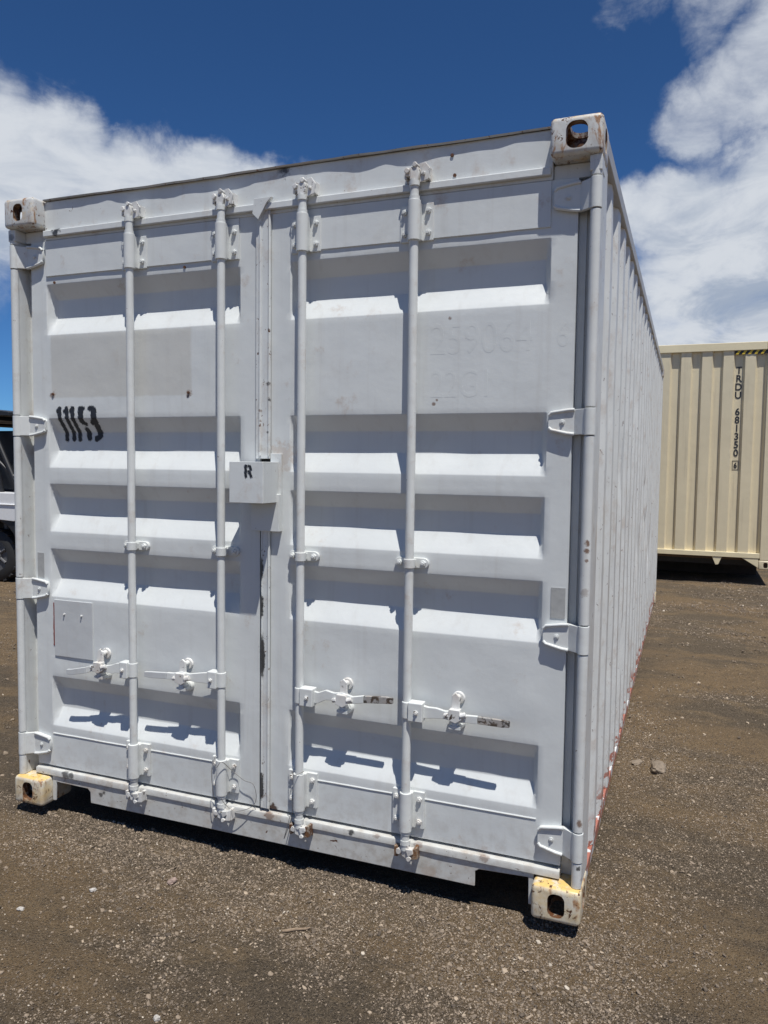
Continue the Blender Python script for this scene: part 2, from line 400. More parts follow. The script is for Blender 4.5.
vo2 = t.n('ShaderNodeTexVoronoi', i_Vector=pos, i_Scale=45.0)
h = t.math('ADD', t.math('MULTIPLY', t.noise(pos, 60, 8, .80), 1.0), t.math('MULTIPLY', gs, .45))
h = t.math('ADD', h, t.math('MULTIPLY', t.noise(pos, 230, 4, .7), .55))
h = t.math('ADD', h, t.math('MULTIPLY', t.rng(vo2.outputs['Distance'], .5, .0), .35))
c = t.vm('MULTIPLY', c, (1.10, 1.06, .97))
finish(t, c, .95, h, 1.0, .022, spec=.12)
M['ground'] = m
g = mesh_np('ground', np.stack([GX, GY, GZ], -1).reshape(-1, 3), F, m, angle=0)
setprops(g, kind='structure')

# loose gravel: tens of thousands of small stones lying on the dirt
def gravel():
    ico = bmesh.new(); bmesh.ops.create_icosphere(ico, subdivisions=1, radius=1)
    big = (np.array([v.co[:] for v in ico.verts]), np.array([[v.index for v in f.verts] for f in ico.faces])); ico.free()
    octa = (np.array([(1, 0, 0), (0, 1, 0), (-1, 0, 0), (0, -1, 0), (0, 0, 1), (0, 0, -1)], dtype=float),
            np.array([(0, 1, 4), (1, 2, 4), (2, 3, 4), (3, 0, 4), (1, 0, 5), (2, 1, 5), (3, 2, 5), (0, 3, 5)]))
    def scatter(n, x0, x1, y0, y1, smin, smax, clump, pw_=2.6):
        x = rng.uniform(x0, x1, n*3); y = rng.uniform(y0, y1, n*3)
        k = fbm(x, y, 1.3, 4, 55)+.5+.35*fbm(x, y, 6, 3, 91)
        keep = rng.uniform(0, 1, n*3) < np.clip((k-.34)*clump, .07, 1)
        inside = (x > .03) & (x < 2.41) & (y > .10) & (y < 6.6)
        keep &= ~inside
        x = x[keep][:n]; y = y[keep][:n]
        return np.stack([x, y, smin*(smax/smin)**(rng.uniform(0, 1, len(x))**pw_)], 1)
    allV = []; allF = []; off = 0
    for (bv, bf), P in ((big, np.concatenate([scatter(9000, -1.0, 3.5, -1.15, .12, .0030, .0085, 1.8), scatter(3500, 2.42, 4.0, .1, 2.2, .003, .009, 1.8),
                                              scatter(5000, 2.42, 5.2, 2.2, 9.0, .005, .013, 1.8), scatter(2500, -6.0, -.05, .1, 6, .005, .014, 1.8)])),
                        (octa, np.concatenate([scatter(95000, -1.0, 3.5, -1.15, .12, .0013, .0040, 2.2, 1.6), scatter(36000, 2.42, 4.0, .1, 2.2, .0016, .0045, 2.2, 1.6),
                                               scatter(36000, 2.42, 5.2, 2.2, 9.0, .0028, .0065, 2.2, 1.5), scatter(9000, -6.0, -.05, .1, 6, .003, .007, 2.0, 1.5)]))):
        n = len(P); sc = P[:, 2][:, None, None]
        V = bv[None]*(1+rng.uniform(-.32, .32, (n, len(bv), 1)))
        V = V*rng.uniform(.6, 1.3, (n, 1, 3))*np.array([1, 1, .75])
        an = rng.uniform(0, 6.283, n); ca, sa = np.cos(an), np.sin(an)
        tl = rng.uniform(-.6, .6, n)
        X = V[..., 0]*ca[:, None]-V[..., 1]*sa[:, None]; Y = V[..., 0]*sa[:, None]+V[..., 1]*ca[:, None]
        V = np.stack([X, Y, V[..., 2]+X*tl[:, None]], -1)*sc
        V += np.stack([P[:, 0], P[:, 1], gh(P[:, 0], P[:, 1])+P[:, 2]*.22], 1)[:, None]
        allV.append(V.reshape(-1, 3)); allF.append((bf[None]+(np.arange(n)*len(bv))[:, None, None]+off).reshape(-1, 3)); off += n*len(bv)
    V = np.concatenate(allV); Fc = np.concatenate(allF)
    m, t = newmat('loose_stones')
    gi = t.n('ShaderNodeNewGeometry').outputs['Random Per Island']
    wn = t.n('ShaderNodeTexWhiteNoise', noise_dimensions='1D', i_W=gi)
    r1 = t.n('ShaderNodeSeparateColor', i_0=wn.outputs['Color'])
    col = t.mix(r1.outputs[0], (.095, .078, .064), (.29, .235, .185))
    col = t.mix(t.rng(r1.outputs[1], .84, .97), col, (.40, .33, .26))
    col = t.mix(t.rng(r1.outputs[2], .982, .990), col, (.52, .47, .41))
    col = t.vm('MULTIPLY', col, (1.02, .99, .93))
    finish(t, col, .85, spec=.25)
    o = mesh_np('gravel', V.reshape(-1, 3), Fc.reshape(-1, 3), m, smooth=False)
    setprops(o, 'small loose grey and brown stones scattered over the dirt yard', 'gravel', kind='stuff')
gravel()

# ------------------------------------------------------------------ the white container
H, WD, LN = 2.591, 2.438, 6.6
MX = WD/2
D = .07                                                   # plane of the door faces
box0 = thing('shipping_container', (MX, LN/2, 0), 'white painted shipping container with locked double doors, nearest to the viewer', 'shipping container')

def stadium(cx, cz, w_, h_, n=7):
    r = w_/2; pts = []
    for k in range(n+1): a = math.pi*k/n; pts.append((cx+r*math.cos(a), cz+h_/2-r+r*math.sin(a)))
    for k in range(n+1): a = math.pi+math.pi*k/n; pts.append((cx+r*math.cos(a), cz-h_/2+r+r*math.sin(a)))
    return pts
def rrect(cx, cz, w_, h_, k=.40, n=6):
    r = w_*k; pts = []
    for qx, qz, a0 in ((1, 1, 0), (-1, 1, 90), (-1, -1, 180), (1, -1, 270)):
        for i in range(n+1):
            a = R(a0+90*i/n); pts.append((cx+qx*(w_/2-r)+r*math.cos(a), cz+qz*(h_/2-r)+r*math.sin(a)))
    return pts
def casting(x0, y0, z0, sx, sy, mat, parent, label=None, w_=.162, l_=.178, h_=.118, round_=.015, hs=1.0, vs=1.0):
    """hollow ISO corner casting, its corner at (x0,y0,z0), body towards sx, sy (+-1)"""
    xa, xb = sorted((x0, x0+sx*w_)); ya, yb = sorted((y0, y0+sy*l_))
    b = MB().box(xa, xb, ya, yb, z0, z0+h_)
    bmesh.ops.bevel(b.bm, geom=b.bm.edges[:], offset=round_, segments=4, affect='EDGES', profile=.5)
    o = b.build('corner_casting', mat, parent)
    cx, cy, cz = (xa+xb)/2, (ya+yb)/2, z0+h_/2
    wl = .030
    # the cavity is open on the three outer faces only (front/back, side and top/bottom)
    cutc = [MB().box(xa+wl, xb-wl, ya+wl, yb-wl, z0+wl*.55, z0+h_-wl*.55)]
    fy = (y0-.02, y0+sy*.05) if sy > 0 else (y0+.02, y0-.05)
    cutc.append(MB().poly(rrect(cx-sx*.002, cz, .050*hs, .070*vs), min(fy), max(fy)))
    fx = (x0-sx*.02, x0+sx*.05)
    cutc.append(MB().poly(stadium(cy, cz, .056, .078), min(fx), max(fx), 'x'))
    zz = (z0+h_*.5, z0+h_+.02) if z0 > 1 else (z0-.02, z0+h_*.5)
    cutc.append(MB().poly(stadium(cx, cy, .056, .11), zz[0], zz[1], 'z'))
    cs = [c_.build('cutter', mat, parent) for c_ in cutc]
    boolean(o, cs)
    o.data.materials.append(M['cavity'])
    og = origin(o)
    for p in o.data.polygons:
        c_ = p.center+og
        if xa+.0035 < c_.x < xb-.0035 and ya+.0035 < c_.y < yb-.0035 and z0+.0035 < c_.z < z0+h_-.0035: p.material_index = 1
    if label: o['label'] = label
    return o
casting(0, 0, H-.118, 1, 1, M['cast_top'], box0)
casting(WD, 0, H-.118, -1, 1, M['cast_top'], box0, hs=1.34, vs=1.19)
casting(0, 0, 0, 1, 1, M['cast_low'], box0, 'yellowed rusty bottom corner casting', hs=1.12, vs=1.13)
casting(WD, 0, 0, -1, 1, M['cast_low'], box0, 'yellowed rusty bottom corner casting', hs=1.12, vs=1.13)
casting(0, LN, H-.118, 1, -1, M['cast_top'], box0); casting(WD, LN, H-.118, -1, -1, M['cast_top'], box0)
casting(0, LN, 0, 1, -1, M['cast_low'], box0); casting(WD, LN, 0, -1, -1, M['cast_low'], box0)

HZ = [(2.312, 2.408), (1.606, 1.692), (.899, .991), (.206, .304)]       # hinge heights
# corner posts of the door end: web, back plate and the round nose the hinges turn on
for s in (-1, 1):
    X = lambda v: v if s > 0 else WD-v
    def bx(m_, a, b_, *r): x0, x1 = sorted((X(a), X(b_))); m_.box(x0, x1, *r)
    b = MB()
    bx(b, 2.404, 2.434, .040, .205, .118, H-.118)
    bx(b, 2.300, 2.410, .106, .118, .118, H-.118)
    zs = [.118]+[v for p in HZ[::-1] for v in (p[0]-.003, p[1]+.003)]+[H-.118]
    for k in range(0, len(zs), 2):
        b.tube([(X(2.4185), .037, zs[k]), (X(2.4185), .037, zs[k+1])], .0168, 20)
    bx(b, 2.398, 2.436, .022, .10, 2.424, H-.119)
    bx(b, 2.279, 2.397, .078, .104, 2.4255, H-.119)
    b.build('corner_post', M['post'], box0, .003)
for s in (-1, 1):
    xa, xb = (0.004, .10) if s < 0 else (WD-.10, WD-.004)
    MB().box(xa, xb, LN-.12, LN-.004, .118, H-.118).build('corner_post', M['post'], box0, .006)

# header over the doors with its rain strip and lip
b = MB().box(.160, WD-.160, .0655, .14, 2.4245, 2.584)
b.box(.164, WD-.164, .048, .0665, 2.436, 2.462)
b.build('header_beam', M['frame'], box0, .004)
n = 90; xs = np.linspace(.1625, WD-.1625, n)
bm_ = MB(); rows = []
for i, x in enumerate(xs):
    dzz = .0075*float(fbm(x, 3.3, 3.0, 4, 5)); dyy = .009*float(fbm(x, 9.3, 5.0, 4, 8))
    rows.append([bm_.bm.verts.new((x, .053+dyy, 2.581+dzz)), bm_.bm.verts.new((x, .052+dyy, 2.588+dzz*.6)), bm_.bm.verts.new((x, .17, 2.5885)), bm_.bm.verts.new((x, .17, 2.5848)), bm_.bm.verts.new((x, .0652, 2.5846))])
for i in range(n-1):
    for k in range(5): bm_.bm.faces.new((rows[i][k], rows[i][(k+1) % 5], rows[i+1][(k+1) % 5], rows[i+1][k]))
bm_.bm.faces.new(rows[0]); bm_.bm.faces.new(rows[-1][::-1])
bmesh.ops.recalc_face_normals(bm_.bm, faces=bm_.bm.faces[:])
bm_.build('roof_lip', M['lip'], box0)
# door sill with forklift cut-outs
sp = [(.1635, .010), (.1635, .098), (.1905, .098), (.372, .093), (.372, .034), (2.072, .034), (2.072, .097), (2.245, .103), (2.2745, .103), (2.2745, .16), (.1635, .16)]
sp = [(.1635, .010), (.1635, .150), (2.2745, .150), (2.2745, .012), (2.258, .012), (2.256, .106), (2.085, .098), (2.070, .088), (2.070, .034), (.374, .034), (.372, .082), (.358, .094), (.186, .096), (.182, .012)]
b = MB().poly(sp, .058, .066)
b.build('door_sill', M['sill'], box0, .003)
b = MB()                                                  # rounded strip the doors close on
n = 60; xs = np.linspace(.078, WD-.078, n)
for xa_, xb_ in zip(xs[:-1], xs[1:]): pass
ring = []
for x in xs:
    o1 = .0025*float(fbm(x, 1, 4, 3, 2)); o2 = .003*float(fbm(x, 7, 3, 3, 4))
    ring.append([b.bm.verts.new(q) for q in ((x, .13, .1215), (x, .0560+o1, .1225), (x, .0515+o1, .126+o2*.5), (x, .0515+o1, .145+o2), (x, .0535+o1, .1495+o2), (x, .066, .1515+o2*.5), (x, .13, .1525))])
for i in range(n-1):
    for k in range(7): b.bm.faces.new((ring[i][k], ring[i][(k+1) % 7], ring[i+1][(k+1) % 7], ring[i+1][k]))
b.bm.faces.new(ring[0]); b.bm.faces.new(ring[-1][::-1]); bmesh.ops.recalc_face_normals(b.bm, faces=b.bm.faces[:])
b.build('sill_strip', M['sill'], box0)

# side walls
def sidewall(xo, sx, y0, y1, z0, z1, pitch, depth, mat, parent, name='side_wall', fl=.33, seed=0, dent=True):
    """vertical trapezoid corrugation along y; xo outer plane, sx points outwards"""
    n = max(1, int(round((y1-y0-.06)/pitch))); p = (y1-y0-.06)/n
    ys = [y0]; ds = [0]
    for i in range(n):
        b0 = y0+.03+i*p
        for f_, d_ in ((.13, 0), (.37, 1), (.63, 1), (.87, 0)): ys.append(b0+f_*p); ds.append(d_)
    ys.append(y1); ds.append(0)
    ys = np.array(ys); ds = np.array(ds)*depth
    # extra points for soft dents
    yy = []; dd = []
    for i in range(len(ys)-1):
        for k in range(3): yy.append(ys[i]+(ys[i+1]-ys[i])*k/3); dd.append(ds[i]+(ds[i+1]-ds[i])*k/3)
    yy.append(ys[-1]); dd.append(ds[-1]); yy = np.array(yy); dd = np.array(dd)
    zz = np.linspace(z0, z1, 44)
    Yg, Zg = np.meshgrid(yy, zz); Dg = np.tile(dd, (len(zz), 1))
    if dent:
        Dg = Dg+.010*np.clip(fbm(Yg, Zg, 1.6, 4, 31+seed)-.12, 0, 1)+.002*fbm(Yg, Zg, 6, 2, 77+seed)
        for (cy, cz, rr_, dp) in ((3.6, 1.25, .12, .034), (3.9, 1.02, .09, .026), (1.7, .55, .09, .022), (2.9, .95, .13, .028), (4.6, .8, .16, .032), (.95, .62, .07, .016), (1.25, 1.5, .12, .014), (2.3, 1.9, .12, .018)):
            Dg = Dg+dp*np.exp(-((Yg-cy)**2+(Zg-cz)**2)/rr_**2)
    Xg = xo-sx*Dg
    V1 = np.stack([Xg, Yg, Zg], -1).reshape(-1, 3); V2 = V1.copy(); V2[:, 0] -= sx*.002
    ny_, nx_ = Yg.shape; id_ = np.arange(nx_*ny_).reshape(ny_, nx_)
    f1 = np.stack([id_[:-1, :-1], id_[:-1, 1:], id_[1:, 1:], id_[1:, :-1]], -1).reshape(-1, 4)
    f2 = f1[:, ::-1]+nx_*ny_
    if sx < 0: f1 = f1[:, ::-1]; f2 = f2[:, ::-1]
    return mesh_np(name, np.concatenate([V1, V2]), np.concatenate([f1, f2]), mat, parent, angle=22)
sidewall(WD-.012, 1, .205, LN-.12, .060, 2.535, .278, .036, M['side'], box0)
sidewall(.012, -1, .205, LN-.12, .060, 2.535, .278, .036, M['side'], box0, seed=4)
for s in (0, 1):
    xa, xb = (.003, .062) if s == 0 else (WD-.062, WD-.003)
    MB().box(xa, xb, .179, LN-.179, 2.530, 2.586).build('top_rail', M['top_rail'], box0, .003)
    xa, xb = (.050, .080) if s == 0 else (WD-.080, WD-.050)
    MB().box(xa, xb, .181, LN-.181, .012, .156).box(*((.0145, .049) if s == 0 else (WD-.049, WD-.0145)), .181, LN-.181, .010, .058).build('bottom_rail', M['rail'], box0, .003)
# roof and floor, front end wall (far end)
b = MB()
n = 24
for i in range(n):
    y0 = .19+i*(LN-.38)/n; p = (LN-.38)/n
    b.poly([(y0, 2.5785), (y0+p*.35, 2.5785), (y0+p*.5, 2.560), (y0+p*.85, 2.560), (y0+p, 2.5785), (y0+p, 2.5745), (y0+p*.86, 2.556), (y0+p*.49, 2.556), (y0+p*.34, 2.5745), (y0, 2.5745)], .063, WD-.063, 'x')
b.build('roof', M['side'], box0)
MB().box(.081, WD-.081, .13, LN-.13, .125, .152).build('floor', M['plywood'], box0)
b = MB()
for k in range(20):
    y = .35+k*(LN-.7)/19; b.box(.081, WD-.081, y-.025, y+.025, .03, .1245)
b.build('cross_members', M['rail'], box0)
MB().box(.101, WD-.101, LN-.05, LN-.03, .12, 2.47).box(.163, WD-.163, LN-.06, LN-.006, .012, .119).box(.163, WD-.163, LN-.08, LN-.006, 2.4705, 2.584).build('end_wall', M['side'], box0)

# ---- doors
ZP = [(2.243, 2.033), (1.681, 1.472), (1.402, 1.197), (1.122, .914), (.563, .345)]   # pressed-in bands (top, bottom)
def zdepth(z):
    z = np.asarray(z, dtype=float); d = np.zeros_like(z)
    for T, B in ZP:
        d = np.maximum(d, np.clip(np.minimum((T-z)/.058, (z-B)/.074), 0, 1))
    return d
def pdepth(x, z, x0, x1):
    """depth of the pressing, softly rounded at its creases"""
    tot = 0
    for e in (-.0018, 0, .0018):
        for g_ in (-.002, .002):
            zz = zdepth(z+e); xx = np.clip(np.minimum((x+g_-x0)/.018, (x1-x-g_)/.018), 0, 1)
            tot = tot+np.minimum(zz, xx)
    return .041*tot/6
def door_dent(x, z): return .0030*fbm(x, z, 2.2, 3, 11)+.0014*fbm(x, z, 7, 2, 15)+.004*np.exp(-((x-1.62)**2+(z-.80)**2)/.012)-.003*np.exp(-((x-2.22)**2+(z-.70)**2)/.004)
def refine(brk, step):
    out = []
    brk = sorted(set(brk))
    for a_, b_ in zip(brk[:-1], brk[1:]):
        k = max(1, int(math.ceil((b_-a_)/step)))
        out += [a_+(b_-a_)*i/k for i in range(k)]
    out.append(brk[-1]); return np.array(out)
def build_door(parent, xa, xb, pa, pb, label):
    """xa..xb door leaf, pa..pb the pressed panel"""
    bx_ = [xa, xb, pa, pb]
    for v in (pa, pa+.018, pb-.018, pb): bx_ += [v-.003, v, v+.003]
    xs = refine(bx_, .022)
    bz = [.163, 2.424]
    for T, B in ZP:
        for v in (T, T-.058, B+.074, B): bz += [v-.0025, v, v+.0025]
    zs = refine(bz, .022)
    Xg, Zg = np.meshgrid(xs, zs)
    dep = pdepth(Xg, Zg, pa, pb)
    inner = ((Xg > pa-.02) & (Xg < pb+.02))
    Yg = D+dep+door_dent(Xg, Zg)*np.where(inner, 1, .4)
    ny_, nx_ = Xg.shape
    V = np.stack([Xg, Yg, Zg], -1).reshape(-1, 3)
    id_ = np.arange(nx_*ny_).reshape(ny_, nx_)
    f = [np.stack([id_[:-1, :-1], id_[:-1, 1:], id_[1:, 1:], id_[1:, :-1]], -1).reshape(-1, 4)]
    # edges and back of the leaf
    per = list(id_[0, :])+list(id_[1:, -1])+list(id_[-1, -2::-1])+list(id_[-2:0:-1, 0])
    base = len(V); Vb = V[per].copy(); Vb[:, 1] = D+.035
    # keep the back behind the deepest pressing
    Vb[:, 1] = D+.034
    V = np.concatenate([V, Vb]); k = len(per)
    f.append(np.array([[per[(i+1) % k], per[i], base+i, base+(i+1) % k] for i in range(k)]))
    return mesh_np('cargo_door', V, np.concatenate(f), M['door'], parent, angle=38)
doorL = build_door(box0, .078, 1.199, .162, 1.110, 'left')
doorR = build_door(box0, 1.246, 2.360, 1.328, 2.276, 'right')
doorL['label'] = 'left door with the black 1119 stencil and data plate'
doorR['label'] = 'right door overlapping the centre gap, with lock box'

def door_y(x, z, left):
    pa, pb = (.162, 1.110) if left else (1.328, 2.276)
    return D+pdepth(x, z, pa, pb)+door_dent(x, z)*np.where((x > pa-.02) & (x < pb+.02), 1, .4)

# rail overlaps and weld beads
for dr, xa, xb in ((doorL, .163, 1.109), (doorR, 1.329, 2.275)):
    n = 50; xs = np.linspace(xa, xb, n); left = dr is doorL
    b = MB()
    b.tube([(x, float(door_y(x, .309, left))+.0002, .309+.0010*float(fbm(x, 2, 9, 3, 6))) for x in xs], .0034, 6)
    b.build('weld_bead', M['gear'], dr)
    b = MB(); b.box(xa, xb, D-.0065, D+.006, 2.275+.001, 2.4235)
    b.build('top_rail', M['door'], dr, .002)
# centre gap, strip between the leaves
b = MB().box(1.2115, 1.2475, D-.012, D-.0035, .164, 1.342).box(1.186, 1.2475, D-.012, D-.0035, 1.52, 2.462)
b.tube([(1.2150, D-.012, .166), (1.2150, D-.012, 1.340)], .0045, 10); b.tube([(1.2055, D-.013, 1.53), (1.2055, D-.013, 2.440)], .0055, 10)
b.tube([(1.2425, D-.012, .166), (1.2425, D-.012, 1.340)], .0045, 10); b.tube([(1.2425, D-.012, 1.53), (1.2425, D-.012, 2.440)], .0045, 10)
b.poly([(1.180, 2.425), (1.188, 2.478), (1.262, 2.478), (1.240, 2.458), (1.205, 2.40)], D-.030, D-.0125)
b.build('cover_strip', M['seam'], doorR, .0015)
MB().box(1.198, 1.247, D+.012, D+.02, .17, 2.42).build('gasket', M['rubber'], doorR)
for dr, xg in ((doorL, .0650), (doorR, 2.3730)):
    MB().box(xg-.012, xg+.012, .097, .105, .17, 2.42).build('gasket', M['door'], dr)

# ---- hinges: pressed blade, rims, knuckle, bolt
for s, dr in ((1, doorR), (-1, doorL)):
    X = lambda v: v if s > 0 else WD-v
    for (za, zb) in HZ:
        zc = (za+zb)/2; hh = (zb-za)/2
        out = [(2.284, zc-hh*.40), (2.291, zc-hh*.62), (2.345, zc-hh*.88), (2.368, zc-hh*.95), (2.368, zc+hh*.95), (2.345, zc+hh*.90), (2.291, zc+hh*.72), (2.284, zc+hh*.50)]
        b = MB().poly([(X(a_), z_) for a_, z_ in out], .056, .0735)
        # wrap towards the pin
        b.poly([(X(2.3665), .0715), (X(2.3665), .057), (X(2.402), .031), (X(2.419), .020), (X(2.419), .030), (X(2.406), .045), (X(2.372), .0715)], zc-hh*.95, zc+hh*.95, 'z')
        # raised rims
        b.tube([(X(2.286), .057, zc+hh*.50), (X(2.294), .055, zc+hh*.70), (X(2.345), .054, zc+hh*.88), (X(2.368), .054, zc+hh*.92)], .006, 8)
        b.tube([(X(2.286), .057, zc-hh*.42), (X(2.294), .055, zc-hh*.60), (X(2.345), .054, zc-hh*.86), (X(2.368), .054, zc-hh*.92)], .006, 8)
        b.tube([(X(2.4185), .037, za), (X(2.4185), .037, zb)], .0185, 20)
        b.tube([(X(2.330), .0555, zc), (X(2.330), .0525, zc)], .0085, 12); b.tube([(X(2.330), .053, zc), (X(2.330), .049, zc)], .004, 8)
        b.build('hinge', M['gear'], dr, .0015)

# ---- lock rods with sleeves, guides, cams, keepers and handles
RX = [(.632, doorL, -1), (1.055, doorL, -1), (1.397, doorR, 1), (1.822, doorR, 1)]
RY = .033
RX = [(x_+(x_-2.7126)/2.52*.009, d_, h_) for x_, d_, h_ in RX]
def lumps(b, pts, r):
    for p in pts: b.tube([Vector(p)-Vector((0, 0, r*.8)), Vector(p)-Vector((0, 0, r*.3)), Vector(p)+Vector((0, 0, r*.4)), Vector(p)+Vector((0, 0, r*.8))], [r*.55, r, r*.95, r*.5], 9)
for ri, (rx, dr, hs) in enumerate(RX):
    b = MB()
    wob = [(rx+.0012*math.sin(z*3+ri), RY+.001*math.cos(z*4+ri), z) for z in np.linspace(.13, 2.47, 30)]
    b.tube(wob, .0155, 20)
    for z in (.158, 2.455, .196, 2.405): b.tube([(rx, RY, z-.008), (rx, RY, z+.008)], .0185, 20)
    b.build('lock_rod', M['gear'], dr, 0)
    for (za, zb, top) in ((.198, .340, False), (2.266, 2.400, True)):
        b = MB()
        b.tube([(rx, RY, za), (rx, RY, zb)], .0222, 28)
        b.box(rx-.020, rx+.020, RY+.004, .0705, za+.006, zb-.006)
        for sg in (-1, 1):
            x0, x1 = sorted((rx+sg*.018, rx+sg*.060))
            b.poly([(x0, za+.004), (x1, za+.004), (x1, zb-.004), (x0, zb-.004)], .0585, .0705)
        b.build('rod_sleeve', M['gear'], dr, .002, 2, 30)
        for sg in (-1, 1):
            for z in (za+.030, zb-.030): MB().bolt(rx+sg*.043, .0585, z, .0105, .008).build('bolt', M['worn'] if not top else M['gear'], dr, .001)
    # cam and keeper at the top
    z0 = 2.478
    b = MB()
    b.poly([(rx-.016, z0-.012), (rx+.014, z0-.016), (rx+.020, z0+.012), (rx+.010, z0+.036), (rx-.012, z0+.030)], RY-.012, RY+.020)
    b.poly([(rx-.034, z0+.006), (rx-.010, z0+.0), (rx-.010, z0+.030), (rx-.030, z0+.034)], RY-.004, RY+.026)
    b.tube([(rx-.026, RY-.012, z0+.020), (rx-.026, RY+.01, z0+.020)], .010, 8)
    b.tube([(rx+.004, RY-.016, z0+.036), (rx+.004, RY+.02, z0+.036)], .009, 8)
    b.build('rod_cam', M['worn'], dr, .003, rough=.0016)
    b = MB()
    b.poly([(.016, z0-.022), (.044, z0-.014), (.052, z0+.020), (.034, z0+.044), (.014, z0+.040), (.022, z0+.018)][::1], .0, .008)
    b.xf(Matrix.Translation((rx+.004, .026, 0)))
    b.box(rx+.040, rx+.052, .028, .0652, z0-.012, z0+.030); b.box(rx-.040, rx+.050, .056, .0652, z0-.010, z0+.012); b.box(rx-.040, rx-.030, .036, .060, z0-.002, z0+.026)
    b.bolt(rx+.034, .026, z0+.006, .007, .006)
    b.build('cam_keeper', M['worn'], box0, .002, rough=.0012)
    # and at the bottom
    z0 = .126
    b = MB()
    b.poly([(rx-.014, z0+.026), (rx+.014, z0+.026), (rx+.024, z0-.004), (rx+.012, z0-.026), (rx-.010, z0-.020)], RY-.012, RY+.018)
    b.poly([(rx+.006, z0+.012), (rx+.034, z0+.018), (rx+.036, z0+.000), (rx+.016, z0-.012)], RY-.020, RY+.004)
    b.tube([(rx-.022, RY-.010, z0-.004), (rx-.022, RY+.014, z0-.004)], .011, 8)
    b.tube([(rx+.020, RY-.022, z0-.020), (rx+.020, RY+.010, z0-.020)], .009, 8)
    b.build('rod_cam', M['worn'], dr, .003, rough=.0018)
    b = MB()
    b.box(rx-.040, rx-.026, .028, .0582, z0-.026, z0+.012); b.box(rx+.036, rx+.048, .026, .0582, z0-.022, z0+.020)
    b.box(rx-.040, rx+.048, .050, .0582, z0-.026, z0-.012)
    b.poly([(rx+.026, z0-.024), (rx+.048, z0-.020), (rx+.048, z0+.022), (rx+.030, z0+.016)], .018, .0275)
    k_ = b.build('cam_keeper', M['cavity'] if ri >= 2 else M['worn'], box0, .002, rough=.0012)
    # middle guide
    z = 1.160
    b = MB()
    b.tube([(rx, RY, z-.016), (rx, RY, z+.016)], .0205, 20)
    b.box(rx-.017, rx+.017, RY+.006, .0705, z-.012, z+.012)
    b.poly(stadium(0, 0, .036, .126), .054, .0705)
    b2 = MB(); b2.poly([(rx+dz_, z+dx_) for dx_, dz_ in stadium(0, 0, .036, .126)], .056, .0705)
    b.bm.free(); b.bm = b2.bm
    b.tube([(rx, RY, z-.016), (rx, RY, z+.016)], .0205, 20); b.box(rx-.017, rx+.017, RY+.006, .0705, z-.012, z+.012)
    for sg in (-1, 1): b.bolt(rx+sg*.044, .056, z, .0115, .010)
    b.build('rod_guide', M['gear'], dr, .002)
    # handle: hub on the rod, flat lever, worn grip
    zh = .640 if hs > 0 else (.650 if ri == 0 else .658)
    b = MB()
    x0, x1 = (rx+.010, rx+.064) if hs > 0 else (rx-.050, rx-.010)
    b.box(min(x0, x1), max(x0, x1), RY-.026, RY+.016, zh-.034, zh+.034)
    b.tube([(rx, RY, zh-.030), (rx, RY, zh+.030)], .0195, 18)
    b.build('handle_hub', M['gear'], dr, .004)
    b = MB(); b.bolt((x0+x1)/2+hs*.004, RY-.026, zh, .009, .004); b.build('hub_pin', M['rust'] if ri == 9 else M['worn'], dr, .001)
    tip = {0: (-.332, .610), 1: (-.353, .645), 2: (.378, .668), 3: (.370, .640)}[ri]
    mid = {0: (-.165, .640), 1: (-.178, .652), 2: (.180, .652), 3: (.178, .640)}[ri]
    lv = MB()
    def lever(b_, pts, th):
        # pts: (dx, y, z, halfheight)
        n_ = len(pts); ring = []
        for (dx, y, z_, hh) in pts:
            x_ = rx+dx
            ring.append([b_.bm.verts.new(q) for q in ((x_, y, z_-hh), (x_, y, z_+hh), (x_, y+th, z_+hh), (x_, y+th, z_-hh))])
        fs = []
        for i in range(n_-1):
            for k in range(4): fs.append(b_.bm.faces.new((ring[i][k], ring[i][(k+1) % 4], ring[i+1][(k+1) % 4], ring[i+1][k])))
        fs += [b_.bm.faces.new(ring[0]), b_.bm.faces.new(ring[-1][::-1])]
        bmesh.ops.recalc_face_normals(b_.bm, faces=fs)
    g0 = tip[0]*.70
    yb = .022
    lever(lv, [(hs*.050, yb+.004, zh, .024), (hs*.080, yb+.002, zh, .020), (mid[0]*.62, yb, mid[1]+.003, .018), (mid[0]*.8, yb, mid[1]+.001, .014), (mid[0], yb-.002, mid[1], .020), (mid[0]*1.22, yb-.004, mid[1]-.002, .013), (g0, yb-.006, mid[1]+(tip[1]-mid[1])*.45, .0135)], .014)
    lv.build('lock_handle', M['gear'], dr, .002)
    gp = MB()
    lever(gp, [(g0+hs*.001, yb-.0065, mid[1]+(tip[1]-mid[1])*.46, .0128), (tip[0]*.93, yb-.009, tip[1], .0125), (tip[0], yb-.009, tip[1], .010)], .0125)
    gp.build('handle_grip', M['grip'] if hs > 0 else M['plate'], dr, .002)
    # latch that holds the lever down
    lx = rx+mid[0]; lz = .694
    b = MB()
    b.tube([(lx, .071, lz), (lx, .064, lz)], [.024, .021], 18)
    b.tube([(lx, .064, lz+.004), (lx, .030, lz+.004)], .011, 10)
    b.poly([(lx-.015, lz-.034), (lx-.012, lz+.018), (lx+.0, lz+.028), (lx+.014, lz+.016), (lx+.016, lz-.034)], .026, .036)
    b.poly([(lx-.024, lz-.062), (lx-.018, lz-.026), (lx+.020, lz-.026), (lx+.028, lz-.058), (lx+.006, lz-.072)], .006, .017)
    b.poly([(.006, lz-.036), (.034, lz-.036), (.034, lz-.026), (.006, lz-.026)], lx-.018, lx+.020, 'x')
